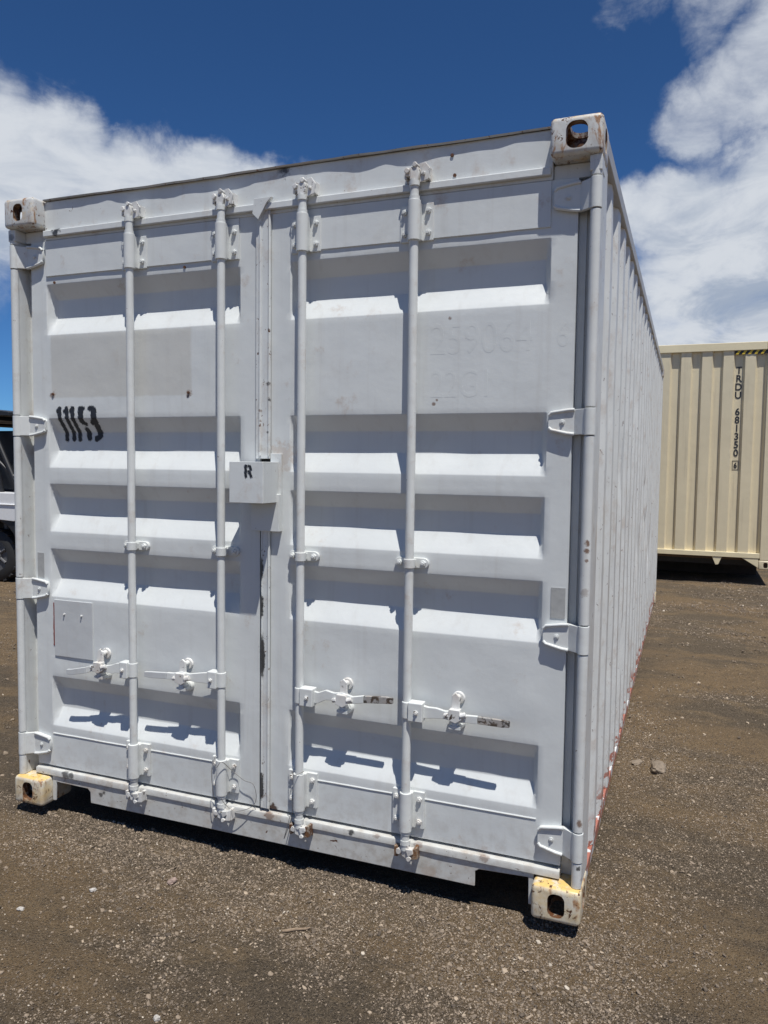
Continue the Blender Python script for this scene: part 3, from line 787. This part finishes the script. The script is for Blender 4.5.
    b.tube([(lx-.018, .012, lz-.048), (lx-.036, .016, lz-.052)], .009, 8); b.tube([(lx+.020, .012, lz-.046), (lx+.040, .016, lz-.040)], .010, 8)
    b.build('handle_latch', M['worn'], dr, .002, rough=.0008)
    b = MB()
    b.tube([(lx+.002, .071, lz-.086), (lx+.002, .052, lz-.086)], [.026, .022], 16)
    b.tube([(lx+.002, .055, lz-.084), (lx+.002, .018, lz-.072)], .014, 10)
    b.box(lx-.020, lx+.022, .014, .052, lz-.098, lz-.084)
    b.build('latch_bracket', M['gear'], dr, .002)

# twisted wire loops at the bottom of the second and third rod
def wire(pts, r=.0013):
    P = [Vector(p) for p in pts]; out = []
    for i in range(len(P)-1):
        p0 = P[max(i-1, 0)]; p1 = P[i]; p2 = P[i+1]; p3 = P[min(i+2, len(P)-1)]
        for k in range(6):
            t_ = k/6; out.append(.5*((2*p1)+(-p0+p2)*t_+(2*p0-5*p1+4*p2-p3)*t_**2+(-p0+3*p1-3*p2+p3)*t_**3))
    out.append(P[-1]); return MB().tube(out, r, 6)
x = RX[1][0]
wire([(x-.02, 0, .345), (x+.0, -.003, .32), (x+.022, .0, .345), (x+.036, .045, .30), (x+.09, .05, .265), (x+.135, .048, .255), (x+.150, .045, .205), (x+.128, .045, .165), (x+.07, .03, .145), (x+.03, .02, .165), (x+.02, 0, .20)]).build('wire_loop', M['wire'], doorL)
wire([(x-.026, .03, .35), (x-.030, .01, .30), (x-.026, .012, .22), (x-.028, .03, .17)]).build('wire_loop', M['wire'], doorL)
x = RX[2][0]
wire([(x+.022, .03, .352), (x-.0, -.001, .345), (x-.022, .010, .35), (x-.030, .04, .33), (x-.034, .05, .25), (x-.040, .05, .16), (x-.062, .03, .075), (x-.05, .03, .12), (x-.036, .03, .17)]).build('wire_loop', M['wire'], doorR)

# ---- lock box in the middle
bx0, bx1, by0, bz0, bz1 = 1.145, 1.286, -.060, 1.357, 1.508
b = MB()
b.box(bx0, bx1, by0, by0+.005, bz0, bz1)
b.box(bx0, bx1, by0+.0052, D-.0125, bz1-.005, bz1)
b.box(bx0, bx0+.005, by0+.0052, D-.0125, bz0, bz1-.0052); b.box(bx1-.005, bx1, by0+.0052, D-.002, bz0, bz1-.0052)
b.box(bx0+.03, bx1+.010, D-.028, D-.0125, 1.247, bz0+.03)
b.box(1.250, 1.295, D-.0124, D-.001, 1.247, 1.54)
lb = b.build('lock_box', M['frame'], doorR, .0015)
lb['label'] = 'welded steel lock box marked with a black R'

# ---- writing
def glyph_mesh(name, inside, x0, x1, z0, z1, yf, mat, parent, step=.0022, thick=.0012):
    """painted letters: small cells laid on the surface wherever the stencil is open"""
    xs = np.arange(x0, x1, step); zs = np.arange(z0, z1, step)
    verts = []; faces = []; cache = {}
    def vid(i, j):
        if (i, j) not in cache:
            x_ = x0+i*step; z_ = z0+j*step
            cache[(i, j)] = len(verts); verts.append((x_, float(yf(x_, z_))-thick, z_))
        return cache[(i, j)]
    for i in range(len(xs)):
        for j in range(len(zs)):
            if inside(x0+(i+.5)*step, z0+(j+.5)*step): faces.append([vid(i, j), vid(i+1, j), vid(i+1, j+1), vid(i, j+1)])
    # closed thin slab
    nv = len(verts); V = np.array(verts); V2 = V.copy(); V2[:, 1] += thick*.7
    Fq = np.array(faces); edges = {}
    for q in faces:
        for k in range(4):
            e = (q[k], q[(k+1) % 4])
            if (e[1], e[0]) in edges: del edges[(e[1], e[0])]
            else: edges[e] = 1
    side = np.array([[b_, a_, a_+nv, b_+nv] for a_, b_ in edges])
    return mesh_np(name, np.concatenate([V, V2]), np.concatenate([Fq, Fq[:, ::-1]+nv, side]), mat, parent, smooth=False)
def seg_d(px, pz, a, b_):
    vx, vz = b_[0]-a[0], b_[1]-a[1]; L2 = vx*vx+vz*vz
    t_ = max(0, min(1, ((px-a[0])*vx+(pz-a[1])*vz)/L2)) if L2 else 0
    return math.hypot(px-a[0]-t_*vx, pz-a[1]-t_*vz)
def stencil(strokes, gaps=()):
    def f(x_, z_):
        wob = .0016*math.sin(x_*900+z_*300)+.0012*math.sin(z_*1300+x_*200)
        for (x0, z0, x1, z1) in gaps:
            if x0 < x_ < x1 and z0 < z_ < z1: return False
        return any(seg_d(x_, z_, a, b_) < r_+wob for a, b_, r_ in strokes)
    return f
zt, zb_ = 1.722, 1.594
st = []
for k, xc in enumerate((.2205, .2590, .2905)):
    st += [((xc, zt), (xc+.002, zb_), .0098), ((xc-.009, zt-.010), (xc, zt-.004), .0085)]
nx0, nx1 = .334, .402
st += [((nx0, zt-.004), (nx0, 1.668), .0135), ((nx0+.004, zt), (nx0+.014, zt), .0075), ((nx0+.004, 1.662), (nx0+.014, 1.658), .0085),
       ((nx1, zt-.008), (nx1, zb_+.018), .0140), ((nx1-.020, zt), (nx1-.004, zt), .0095), ((nx1-.020, zb_+.002), (nx1-.002, zb_+.010), .0115), ((nx1-.018, 1.662), (nx1-.004, 1.672), .009),
       ((nx0+.006, 1.632), (nx0+.012, 1.600), .0125)]
glyph_mesh('stencilled_number', stencil(st, [(.357, 1.640, .371, 1.75), (.358, 1.57, .373, 1.66)]), .19, .42, 1.570, 1.745, lambda x_, z_: door_y(x_, z_, True), M['black_paint'], doorL)
rx_, rz_ = 1.2150, 1.4545
st = [((rx_, rz_), (rx_, rz_+.038), .0052), ((rx_+.004, rz_+.038), (rx_+.016, rz_+.037), .0045), ((rx_+.020, rz_+.034), (rx_+.021, rz_+.025), .0052), ((rx_+.008, rz_+.018), (rx_+.017, rz_+.019), .0042), ((rx_+.015, rz_+.014), (rx_+.023, rz_), .0052)]
glyph_mesh('stencilled_letter', stencil(st, [(rx_+.0062, rz_-.02, rx_+.0085, rz_+.06)]), 1.205, 1.25, 1.445, 1.505, lambda x_, z_: by0, M['black_paint'], lb, step=.0014, thick=.0008)

def text_obj(txt, size, pos_, mat, parent, name, sx=1.0, ext=.0006, align='LEFT', offset=0.0, yf=None):
    cu = bpy.data.curves.new('t', 'FONT'); cu.body = txt; cu.size = size; cu.extrude = ext; cu.align_x = align; cu.offset = offset
    o = bpy.data.objects.new('t', cu); COL.objects.link(o)
    bpy.context.view_layer.update()
    me = bpy.data.meshes.new_from_object(o.evaluated_get(bpy.context.evaluated_depsgraph_get()))
    bpy.data.objects.remove(o)
    org = origin(parent)
    for v in me.vertices: v.co = Vector((pos_[0]+v.co.x*sx, pos_[1]-v.co.z, pos_[2]+v.co.y))-org
    if yf:
        for v in me.vertices:
            w_ = v.co+org; v.co.y = yf(w_.x, w_.z)+(.0004 if w_.y > pos_[1] else -.00030)-org.y
    me.materials.clear(); me.materials.append(mat); me.name = name
    ob = bpy.data.objects.new(name, me); COL.objects.link(ob); ob.parent = parent
    return ob
GY_ = lambda x_, z_: float(door_y(x_, z_, False))
text_obj('259064', .150, (1.868, D-.0018, 1.885), M['ghost'], doorR, 'painted_over_number', .80, .0008, 'LEFT', 0.0, GY_)
text_obj('6', .115, (2.300, D-.0018, 1.895), M['ghost'], doorR, 'painted_over_digit', .75, .0008, 'LEFT', 0.0, GY_)
text_obj('22G1', .135, (1.872, D-.0018, 1.738), M['ghost'], doorR, 'painted_over_code', .74, .0008, 'LEFT', 0.0, GY_)

# plates and decals on the doors
b = MB().box(.180, .386, D-.004, D+.001, .656, .902)
pl = b.build('data_plate', M['plate'], doorL, .0012)
for x_ in (.236, .330): MB().bolt(x_, D-.004, .842, .005, .003).build('rivet', M['worn'], pl)
b = MB()
pts = [(.170+.003*random.random(), .700+k*.0125) for k in range(16)]+[(.1785, .887-k*.0125) for k in range(16)]
b.poly(pts, D-.0015, D+.001); b.build('red_primer_patch', M['redpaint'], doorL)
MB().box(2.306, 2.353, D-.0016, D+.0005, 1.003, 1.105).build('grey_decal', M['greydecal'], doorR)
MB().box(.088, .124, D-.0016, D+.0005, .992, 1.102).build('grey_decal', M['greydecal'], doorL)
# bottom-left rust around the middle of the sill and small screws
for x_, z_ in ((.187, 1.784), (.875, 1.776), (.205, 2.250), (.86, 2.262)): MB().tube([(x_, D-.004, z_), (x_, D+.002, z_)], .0055, 8).build('screw', M['rust'], doorL)
for x_, z_ in ((1.94, 2.545), (1.95, 2.478)): MB().tube([(x_, .062, z_), (x_, .067, z_)], .006, 8).build('screw', M['rust'], box0)

# ------------------------------------------------------------------ tan container behind
TY, TX1, TZ, TH = 8.386, 3.762, .205, 2.896
TX0 = TX1-2.438; TL = 6.058
tan = thing('shipping_container', ((TX0+TX1)/2, TY+TL/2, TZ), 'tan corrugated shipping container with black vertical numbers standing behind the white one', 'shipping container')
for (cx_, sx_) in ((TX0, 1), (TX1, -1)):
    for (cy_, sy_) in ((TY, 1), (TY+TL, -1)):
        for cz_ in (TZ, TZ+TH-.118): casting(cx_, cy_, cz_, sx_, sy_, M['tan'], tan)
        xa, xb = sorted((cx_+sx_*.004, cx_+sx_*.15)); ya, yb = sorted((cy_+sy_*.004, cy_+sy_*.16))
        MB().box(xa, xb, ya, yb, TZ+.118, TZ+TH-.118).build('corner_post', M['tan'], tan, .008)
# corrugated end wall
PT = .2535; rec0 = 2.458
xs = [TX0+.15]; ds = [0]
k0 = rec0-PT*5
while k0 < TX0+.19: k0 += PT
while k0+.16 < TX1-.13:
    for dx_, d_ in ((0, 0), (.022, 1), (.112, 1), (.134, 0)): xs.append(k0+dx_); ds.append(d_)
    k0 += PT
xs.append(TX1-.15); ds.append(0)
zz = np.linspace(TZ+.150, TZ+TH-.09, 12)
Xg, Zg = np.meshgrid(xs, zz); Yg = TY+.022+np.tile(np.array(ds)*.042, (len(zz), 1))+.002*fbm(Xg, Zg, 2.5, 2, 3)
V1 = np.stack([Xg, Yg, Zg], -1).reshape(-1, 3); V2 = V1+np.array([0, .003, 0])
ny_, nx_ = Xg.shape; id_ = np.arange(nx_*ny_).reshape(ny_, nx_)
f1 = np.stack([id_[:-1, :-1], id_[:-1, 1:], id_[1:, 1:], id_[1:, :-1]], -1).reshape(-1, 4)
ew = mesh_np('end_wall', np.concatenate([V1, V2]), np.concatenate([f1, f1[:, ::-1]+nx_*ny_]), M['tan'], tan, angle=20)
MB().box(TX0+.163, TX1-.163, TY+.002, TY+.075, TZ+TH-.108, TZ+TH-.006).build('top_end_rail', M['tan_rail'], tan, .006)
b = MB().box(TX0+.151, TX1-.151, TY+.004, TY+.10, TZ+.142, TZ+.205)
b.poly([(TX1-.162, TZ+.141), (TX1-.36, TZ+.141), (TX1-.162, TZ+.02)], TY+.01, TY+.03)
b.poly([(TX0+.162, TZ+.141), (TX0+.36, TZ+.141), (TX0+.162, TZ+.02)], TY+.01, TY+.03)
b.build('bottom_end_rail', M['tan_rail'], tan, .004)
MB().poly([(3.050, TZ+.141), (3.170, TZ+.141), (3.130, TZ+.040), (3.095, TZ+.034)], TY+.012, TY+.024).build('tie_down_lug', M['tan_rail'], tan, .003)
for s in (0, 1):
    xo = TX1-.012 if s else TX0+.012
    sidewall(xo, 1 if s else -1, TY+.16, TY+TL-.16, TZ+.15, TZ+TH-.055, .278, .036, M['tan'], tan, dent=False)
    xa, xb = (TX1-.062, TX1-.003) if s else (TX0+.003, TX0+.062)
    MB().box(xa, xb, TY+.179, TY+TL-.179, TZ+TH-.061, TZ+TH-.005).build('top_rail', M['tan_rail'], tan, .004)
    MB().box(xa, xb, TY+.179, TY+TL-.179, TZ+.010, TZ+.149).build('bottom_rail', M['tan_rail'], tan, .004)
MB().box(TX0+.063, TX1-.063, TY+.10, TY+TL-.10, TZ+TH-.03, TZ+TH-.022).build('roof', M['tan'], tan)
MB().box(TX0+.063, TX1-.063, TY+.11, TY+TL-.11, TZ+.10, TZ+.14).build('floor', M['plywood'], tan)
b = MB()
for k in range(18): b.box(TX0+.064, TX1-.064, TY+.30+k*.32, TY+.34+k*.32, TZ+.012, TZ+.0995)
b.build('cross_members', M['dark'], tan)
MB().box(TX0+.16, TX1-.16, TY+TL-.03, TY+TL-.02, TZ+.15, TZ+TH-.09).build('end_wall', M['tan'], tan)
# number down the wall, one upright character under the other
tcx = rec0+PT*3+.022+.045
yw = TY+.022+.042-.003
top = 2.800
chars = 'TRDU 681350'
stepz = (2.800-1.640)/11.0
for i, ch in enumerate(chars):
    if ch == ' ': continue
    text_obj(ch, .124, (tcx, yw, top-stepz*(i+1)+.012), M['black_paint'], ew, 'painted_character', .92, .001, 'CENTER', .0026)
text_obj('6', .090, (tcx, yw, 1.503), M['black_paint'], ew, 'painted_character', .90, .001, 'CENTER', .0020)
b = MB()
for (x0, x1, z0, z1) in ((tcx-.036, tcx-.031, 1.482, 1.590), (tcx+.031, tcx+.036, 1.482, 1.590), (tcx-.036, tcx+.036, 1.590, 1.595), (tcx-.036, tcx+.036, 1.477, 1.482)): b.box(x0, x1, yw-.001, yw+.001, z0, z1)
b.build('check_digit_frame', M['black_paint'], ew)
# yellow and black height marking along the top right of the wall
hz = MB().box(3.228, TX1-.150, TY+.0155, TY+.021, TZ+TH-.158, TZ+TH-.109).build('height_marking', M['black_paint'], tan)
b = MB(); xq = 3.235
while xq < TX1-.22:
    b.poly([(xq, TZ+TH-.157), (xq+.032, TZ+TH-.157), (xq+.064, TZ+TH-.110), (xq+.032, TZ+TH-.110)], TY+.0135, TY+.0158); xq += .072
b.build('marking_stripes', M['yellow'], hz)
# timbers it stands on, underside shade put into their colour
for i, (ty, lab) in enumerate(((TY+1.1, 'timber block, coloured dark as shade, under the front of the tan container'), (TY+TL-.5, 'timber block, coloured dark as shade, under the far end of the tan container'))):
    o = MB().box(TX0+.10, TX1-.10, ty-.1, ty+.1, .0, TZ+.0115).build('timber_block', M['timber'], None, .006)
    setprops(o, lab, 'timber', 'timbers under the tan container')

# ------------------------------------------------------------------ off-road buggy at the left edge
VX, VY = -5.205, 4.70
gz = float(gh(VX, VY))
veh = thing('utility_vehicle', (VX-.95, VY+.7, gz), 'white and black utility buggy with knobbly tyres, half hidden behind the left edge', 'utility vehicle')
def wheel(cx, cy, face):
    rr_, wd = .325, .24
    z = gz+rr_-.01
    b = MB()
    prof = [(-.5, .60), (-.5, .86), (-.40, .97), (-.2, 1.0), (.2, 1.0), (.40, .97), (.5, .86), (.5, .60), (.35, .55), (-.35, .55)]
    N = 36; rings = []
    for k in range(N):
        a_ = 2*math.pi*k/N; rings.append([b.bm.verts.new((cx+rr_*q*math.sin(a_), cy+p*wd, z+rr_*q*math.cos(a_))) for p, q in prof])
    for k in range(N):
        for j in range(len(prof)):
            b.bm.faces.new((rings[k][j], rings[k][(j+1) % len(prof)], rings[(k+1) % N][(j+1) % len(prof)], rings[(k+1) % N][j]))
    bmesh.ops.recalc_face_normals(b.bm, faces=b.bm.faces[:])
    for k in range(N//2):
        a_ = 2*math.pi*(2*k)/N
        for sg in (-1, 1):
            nb_ = MB().box(-.020, .020, sg*.03 if sg > 0 else -.115, .115 if sg > 0 else -.03, rr_*.965, rr_*1.03)
            nb_.xf(Matrix.Translation((cx, cy, z)) @ Matrix.Rotation(a_+sg*.08, 4, 'Y'))
            tm = bpy.data.meshes.new('t'); nb_.bm.to_mesh(tm); nb_.bm.free(); b.bm.from_mesh(tm); bpy.data.meshes.remove(tm)
    wt = b.build('wheel', M['rubber'], veh)
    b = MB()
    yo = cy+face*wd*.36
    b.tube([(cx, cy, z), (cx, yo, z)], rr_*.56, 28)
    b.tube([(cx, yo, z), (cx, yo+face*.035, z)], [.075, .06], 16)
    for k in range(6):
        a_ = k*math.pi/3; b.tube([(cx+.045*math.sin(a_), yo+face*.03, z+.045*math.cos(a_)), (cx+.045*math.sin(a_), yo+face*.045, z+.045*math.cos(a_))], .008, 6)
        b.tube([(cx+.06*math.sin(a_), yo+face*.004, z+.06*math.cos(a_)), (cx+.17*math.sin(a_), yo+face*.012, z+.17*math.cos(a_))], .018, 8)
    b.build('rim', M['wheelrim'], wt)
    b = MB(); b.tube([(cx, yo+face*.035, z), (cx, yo+face*.055, z)], .032, 14); b.build('hub_cap', M['greydecal'], wt)
for wx in (VX, VX-1.95):
    wheel(wx, VY, -1); wheel(wx, VY+1.30, 1)
b = MB()
for yy_ in (VY-.06, VY+1.06):                             # fenders
    for wx in (VX, VX-1.95):
        out = [(wx+.46*math.cos(a_), gz+.50+.44*math.sin(a_)) for a_ in np.linspace(.12, math.pi-.12, 9)]
        inn = [(wx+.40*math.cos(a_), gz+.47+.30*math.sin(a_)) for a_ in np.linspace(math.pi-.10, .10, 9)]
        MB().poly(out+inn, yy_-.12, yy_+.24).build('fender', M['blackmetal'], veh, .02, 3)
b.poly([(VX-.22, gz+.79), (VX+.40, gz+.76), (VX+.62, gz+.86), (VX+.62, gz+1.10), (VX-.22, gz+1.10)], VY-.20, VY+1.50)
b.box(VX-.21, VX+.625, VY-.215, VY+1.515, gz+.955, gz+.968)      # cargo bed lip
b.build('cargo_bed', M['fender'], veh, .02, 3)
b = MB()
b.poly([(VX-2.7, gz+.72), (VX-1.65, gz+.80), (VX-1.65, gz+1.08), (VX-2.2, gz+1.05), (VX-2.7, gz+.86)], VY+.02, VY+1.28)
b.build('hood', M['fender'], veh, .02, 3)
MB().box(VX-2.5, VX+.50, VY+.28, VY+1.02, gz+.30, gz+.48).box(VX-1.5, VX-.5, VY-.02, VY+1.32, gz+.30, gz+.36).box(VX-.18, VX+.46, VY+.10, VY+1.20, gz+.62, gz+.925).build('chassis', M['blackmetal'], veh, .01)
for sx_ in (VX-1.15,):
    for sy_ in (VY+.30, VY+1.0):
        MB().box(sx_-.22, sx_+.28, sy_-.22, sy_+.22, gz+.55, gz+.72).box(sx_+.20, sx_+.34, sy_-.22, sy_+.22, gz+.722, gz+1.30).build('seat', M['seat'], veh, .03, 3)
b = MB()
for yy_ in (VY-.02, VY+1.32):
    A = Vector((VX-1.55, yy_, gz+.95)); B_ = Vector((VX-1.15, yy_+0, gz+1.98)); C_ = Vector((VX-.20, yy_, gz+2.02)); E_ = Vector((VX+.02, yy_, gz+1.10)); G_ = Vector((VX-.55, yy_, gz+.45))
    b.tube([A, B_, C_, E_, E_+Vector((.0, 0, -.35))], .030, 10); b.tube([C_, G_], .025, 10); b.tube([A, A+Vector((-.3, 0, -.35))], .028, 10)
    b.tube([E_, Vector((VX-.55, yy_, gz+1.55))], .02, 8); b.tube([C_+Vector((.02, 0, -.02)), Vector((VX+.30, yy_, gz+1.12))], .030, 10); b.tube([Vector((VX-.12, yy_, gz+1.55)), Vector((VX+.46, yy_, gz+1.12))], .022, 10)
for P_ in ((VX-1.15, gz+1.98), (VX-.20, gz+2.02), (VX-1.55, gz+.95)):
    b.tube([(P_[0], VY-.02, P_[1]), (P_[0], VY+1.32, P_[1])], .028, 10)
b.build('roll_cage', M['blackmetal'], veh)
MB().poly([(VX-1.30, gz+2.01), (VX-1.2, gz+2.07), (VX-.1, gz+2.12), (VX+.22, gz+2.08), (VX+.22, gz+2.03), (VX-.2, gz+2.05)], VY-.08, VY+1.38).build('roof', M['blackmetal'], veh, .01)
MB().box(VX-.45, VX+.34, VY+.1, VY+1.2, gz+1.105, gz+1.86).build('cargo_box', M['blackmetal'], veh, .03, 3)
for yy_ in (VY+.05, VY+1.20):
    b = MB(); b.tube([(VX+.05, yy_, gz+.42), (VX-.02, yy_, gz+.95)], .035, 10); b.tube([(VX-.4, yy_+.1, gz+.42), (VX, yy_, gz+.34)], .022, 8); b.tube([(VX+.05, yy_, gz+.42), (VX, yy_, gz+.34)], .03, 8)
    b.build('suspension', M['wheelrim'], veh)

# ------------------------------------------------------------------ single stones, a stick
def rock(name, x, y, s, sq, mat, label, cat='rock', seed=1, group=None):
    rg = np.random.RandomState(seed)
    bm_ = bmesh.new(); bmesh.ops.create_icosphere(bm_, subdivisions=3, radius=1)
    dirs = rg.normal(size=(9, 3)); dirs /= np.linalg.norm(dirs, axis=1)[:, None]; cut = rg.uniform(.55, .92, 9)
    for v in bm_.verts:
        p = np.array(v.co[:])
        for d_, c_ in zip(dirs, cut):
            k_ = p@d_
            if k_ > c_: p = p-d_*(k_-c_)
        p = p*(1+.05*rg.normal())
        v.co = Vector((p[0]*s*sq[0], p[1]*s*sq[1], p[2]*s*sq[2]))
    me = bpy.data.meshes.new(name); bm_.to_mesh(me); bm_.free(); me.materials.append(mat)
    o = bpy.data.objects.new(name, me); COL.objects.link(o)
    o.location = (x, y, float(gh(x, y))+s*sq[2]*.45); o.rotation_euler = (0, 0, rg.uniform(0, 6))
    setprops(o, label, cat, group)
M['pinkstone'] = simple('pinkish_pebble', (.34, .25, .21), .85, .25, 90, bump=.5)
M['palestone'] = simple('pale_pebble', (.50, .47, .43), .8, .2, 90, bump=.4)
rock('rock', 2.625, 1.60, .050, (1.25, .85, .62), M['stone'], 'brown clod of rock lying on the dirt right of the white container', seed=3)
rock('rock', 2.52, 1.66, .030, (1.5, .8, .35), M['stone'], 'flat small stone just left of the brown clod', seed=5)
rock('pebble', 1.00, -.215, .017, (1.3, .9, .8), M['pinkstone'], 'pinkish pebble below the second lock rod from the left', 'pebble', 8)
rock('pebble', .775, -.375, .012, (1.1, .9, .8), M['palestone'], 'pale pebble on the dirt left of the pinkish one', 'pebble', 9)
rock('pebble', 1.385, -.80, .012, (1.2, .9, .8), M['palestone'], 'whitish pebble at the bottom of the picture, below the door centre', 'pebble', 10)
rock('pebble', .62, -.55, .012, (1.2, .9, .8), M['palestone'], 'grey white pebble near the bottom left corner', 'pebble', 12)
p0 = (1.52, -.325); p1 = (1.60, -.275)
b = MB(); b.tube([(p0[0]+(p1[0]-p0[0])*k/5+.003*math.sin(k*2.), p0[1]+(p1[1]-p0[1])*k/5, float(gh(p0[0]+(p1[0]-p0[0])*k/5, p0[1]+(p1[1]-p0[1])*k/5))+.006) for k in range(6)], [.004, .005, .005, .0045, .004, .0025], 8)
o = b.build('stick', M['stick'], None); setprops(o, 'short dry stick lying on the dirt in front of the right door', 'stick')
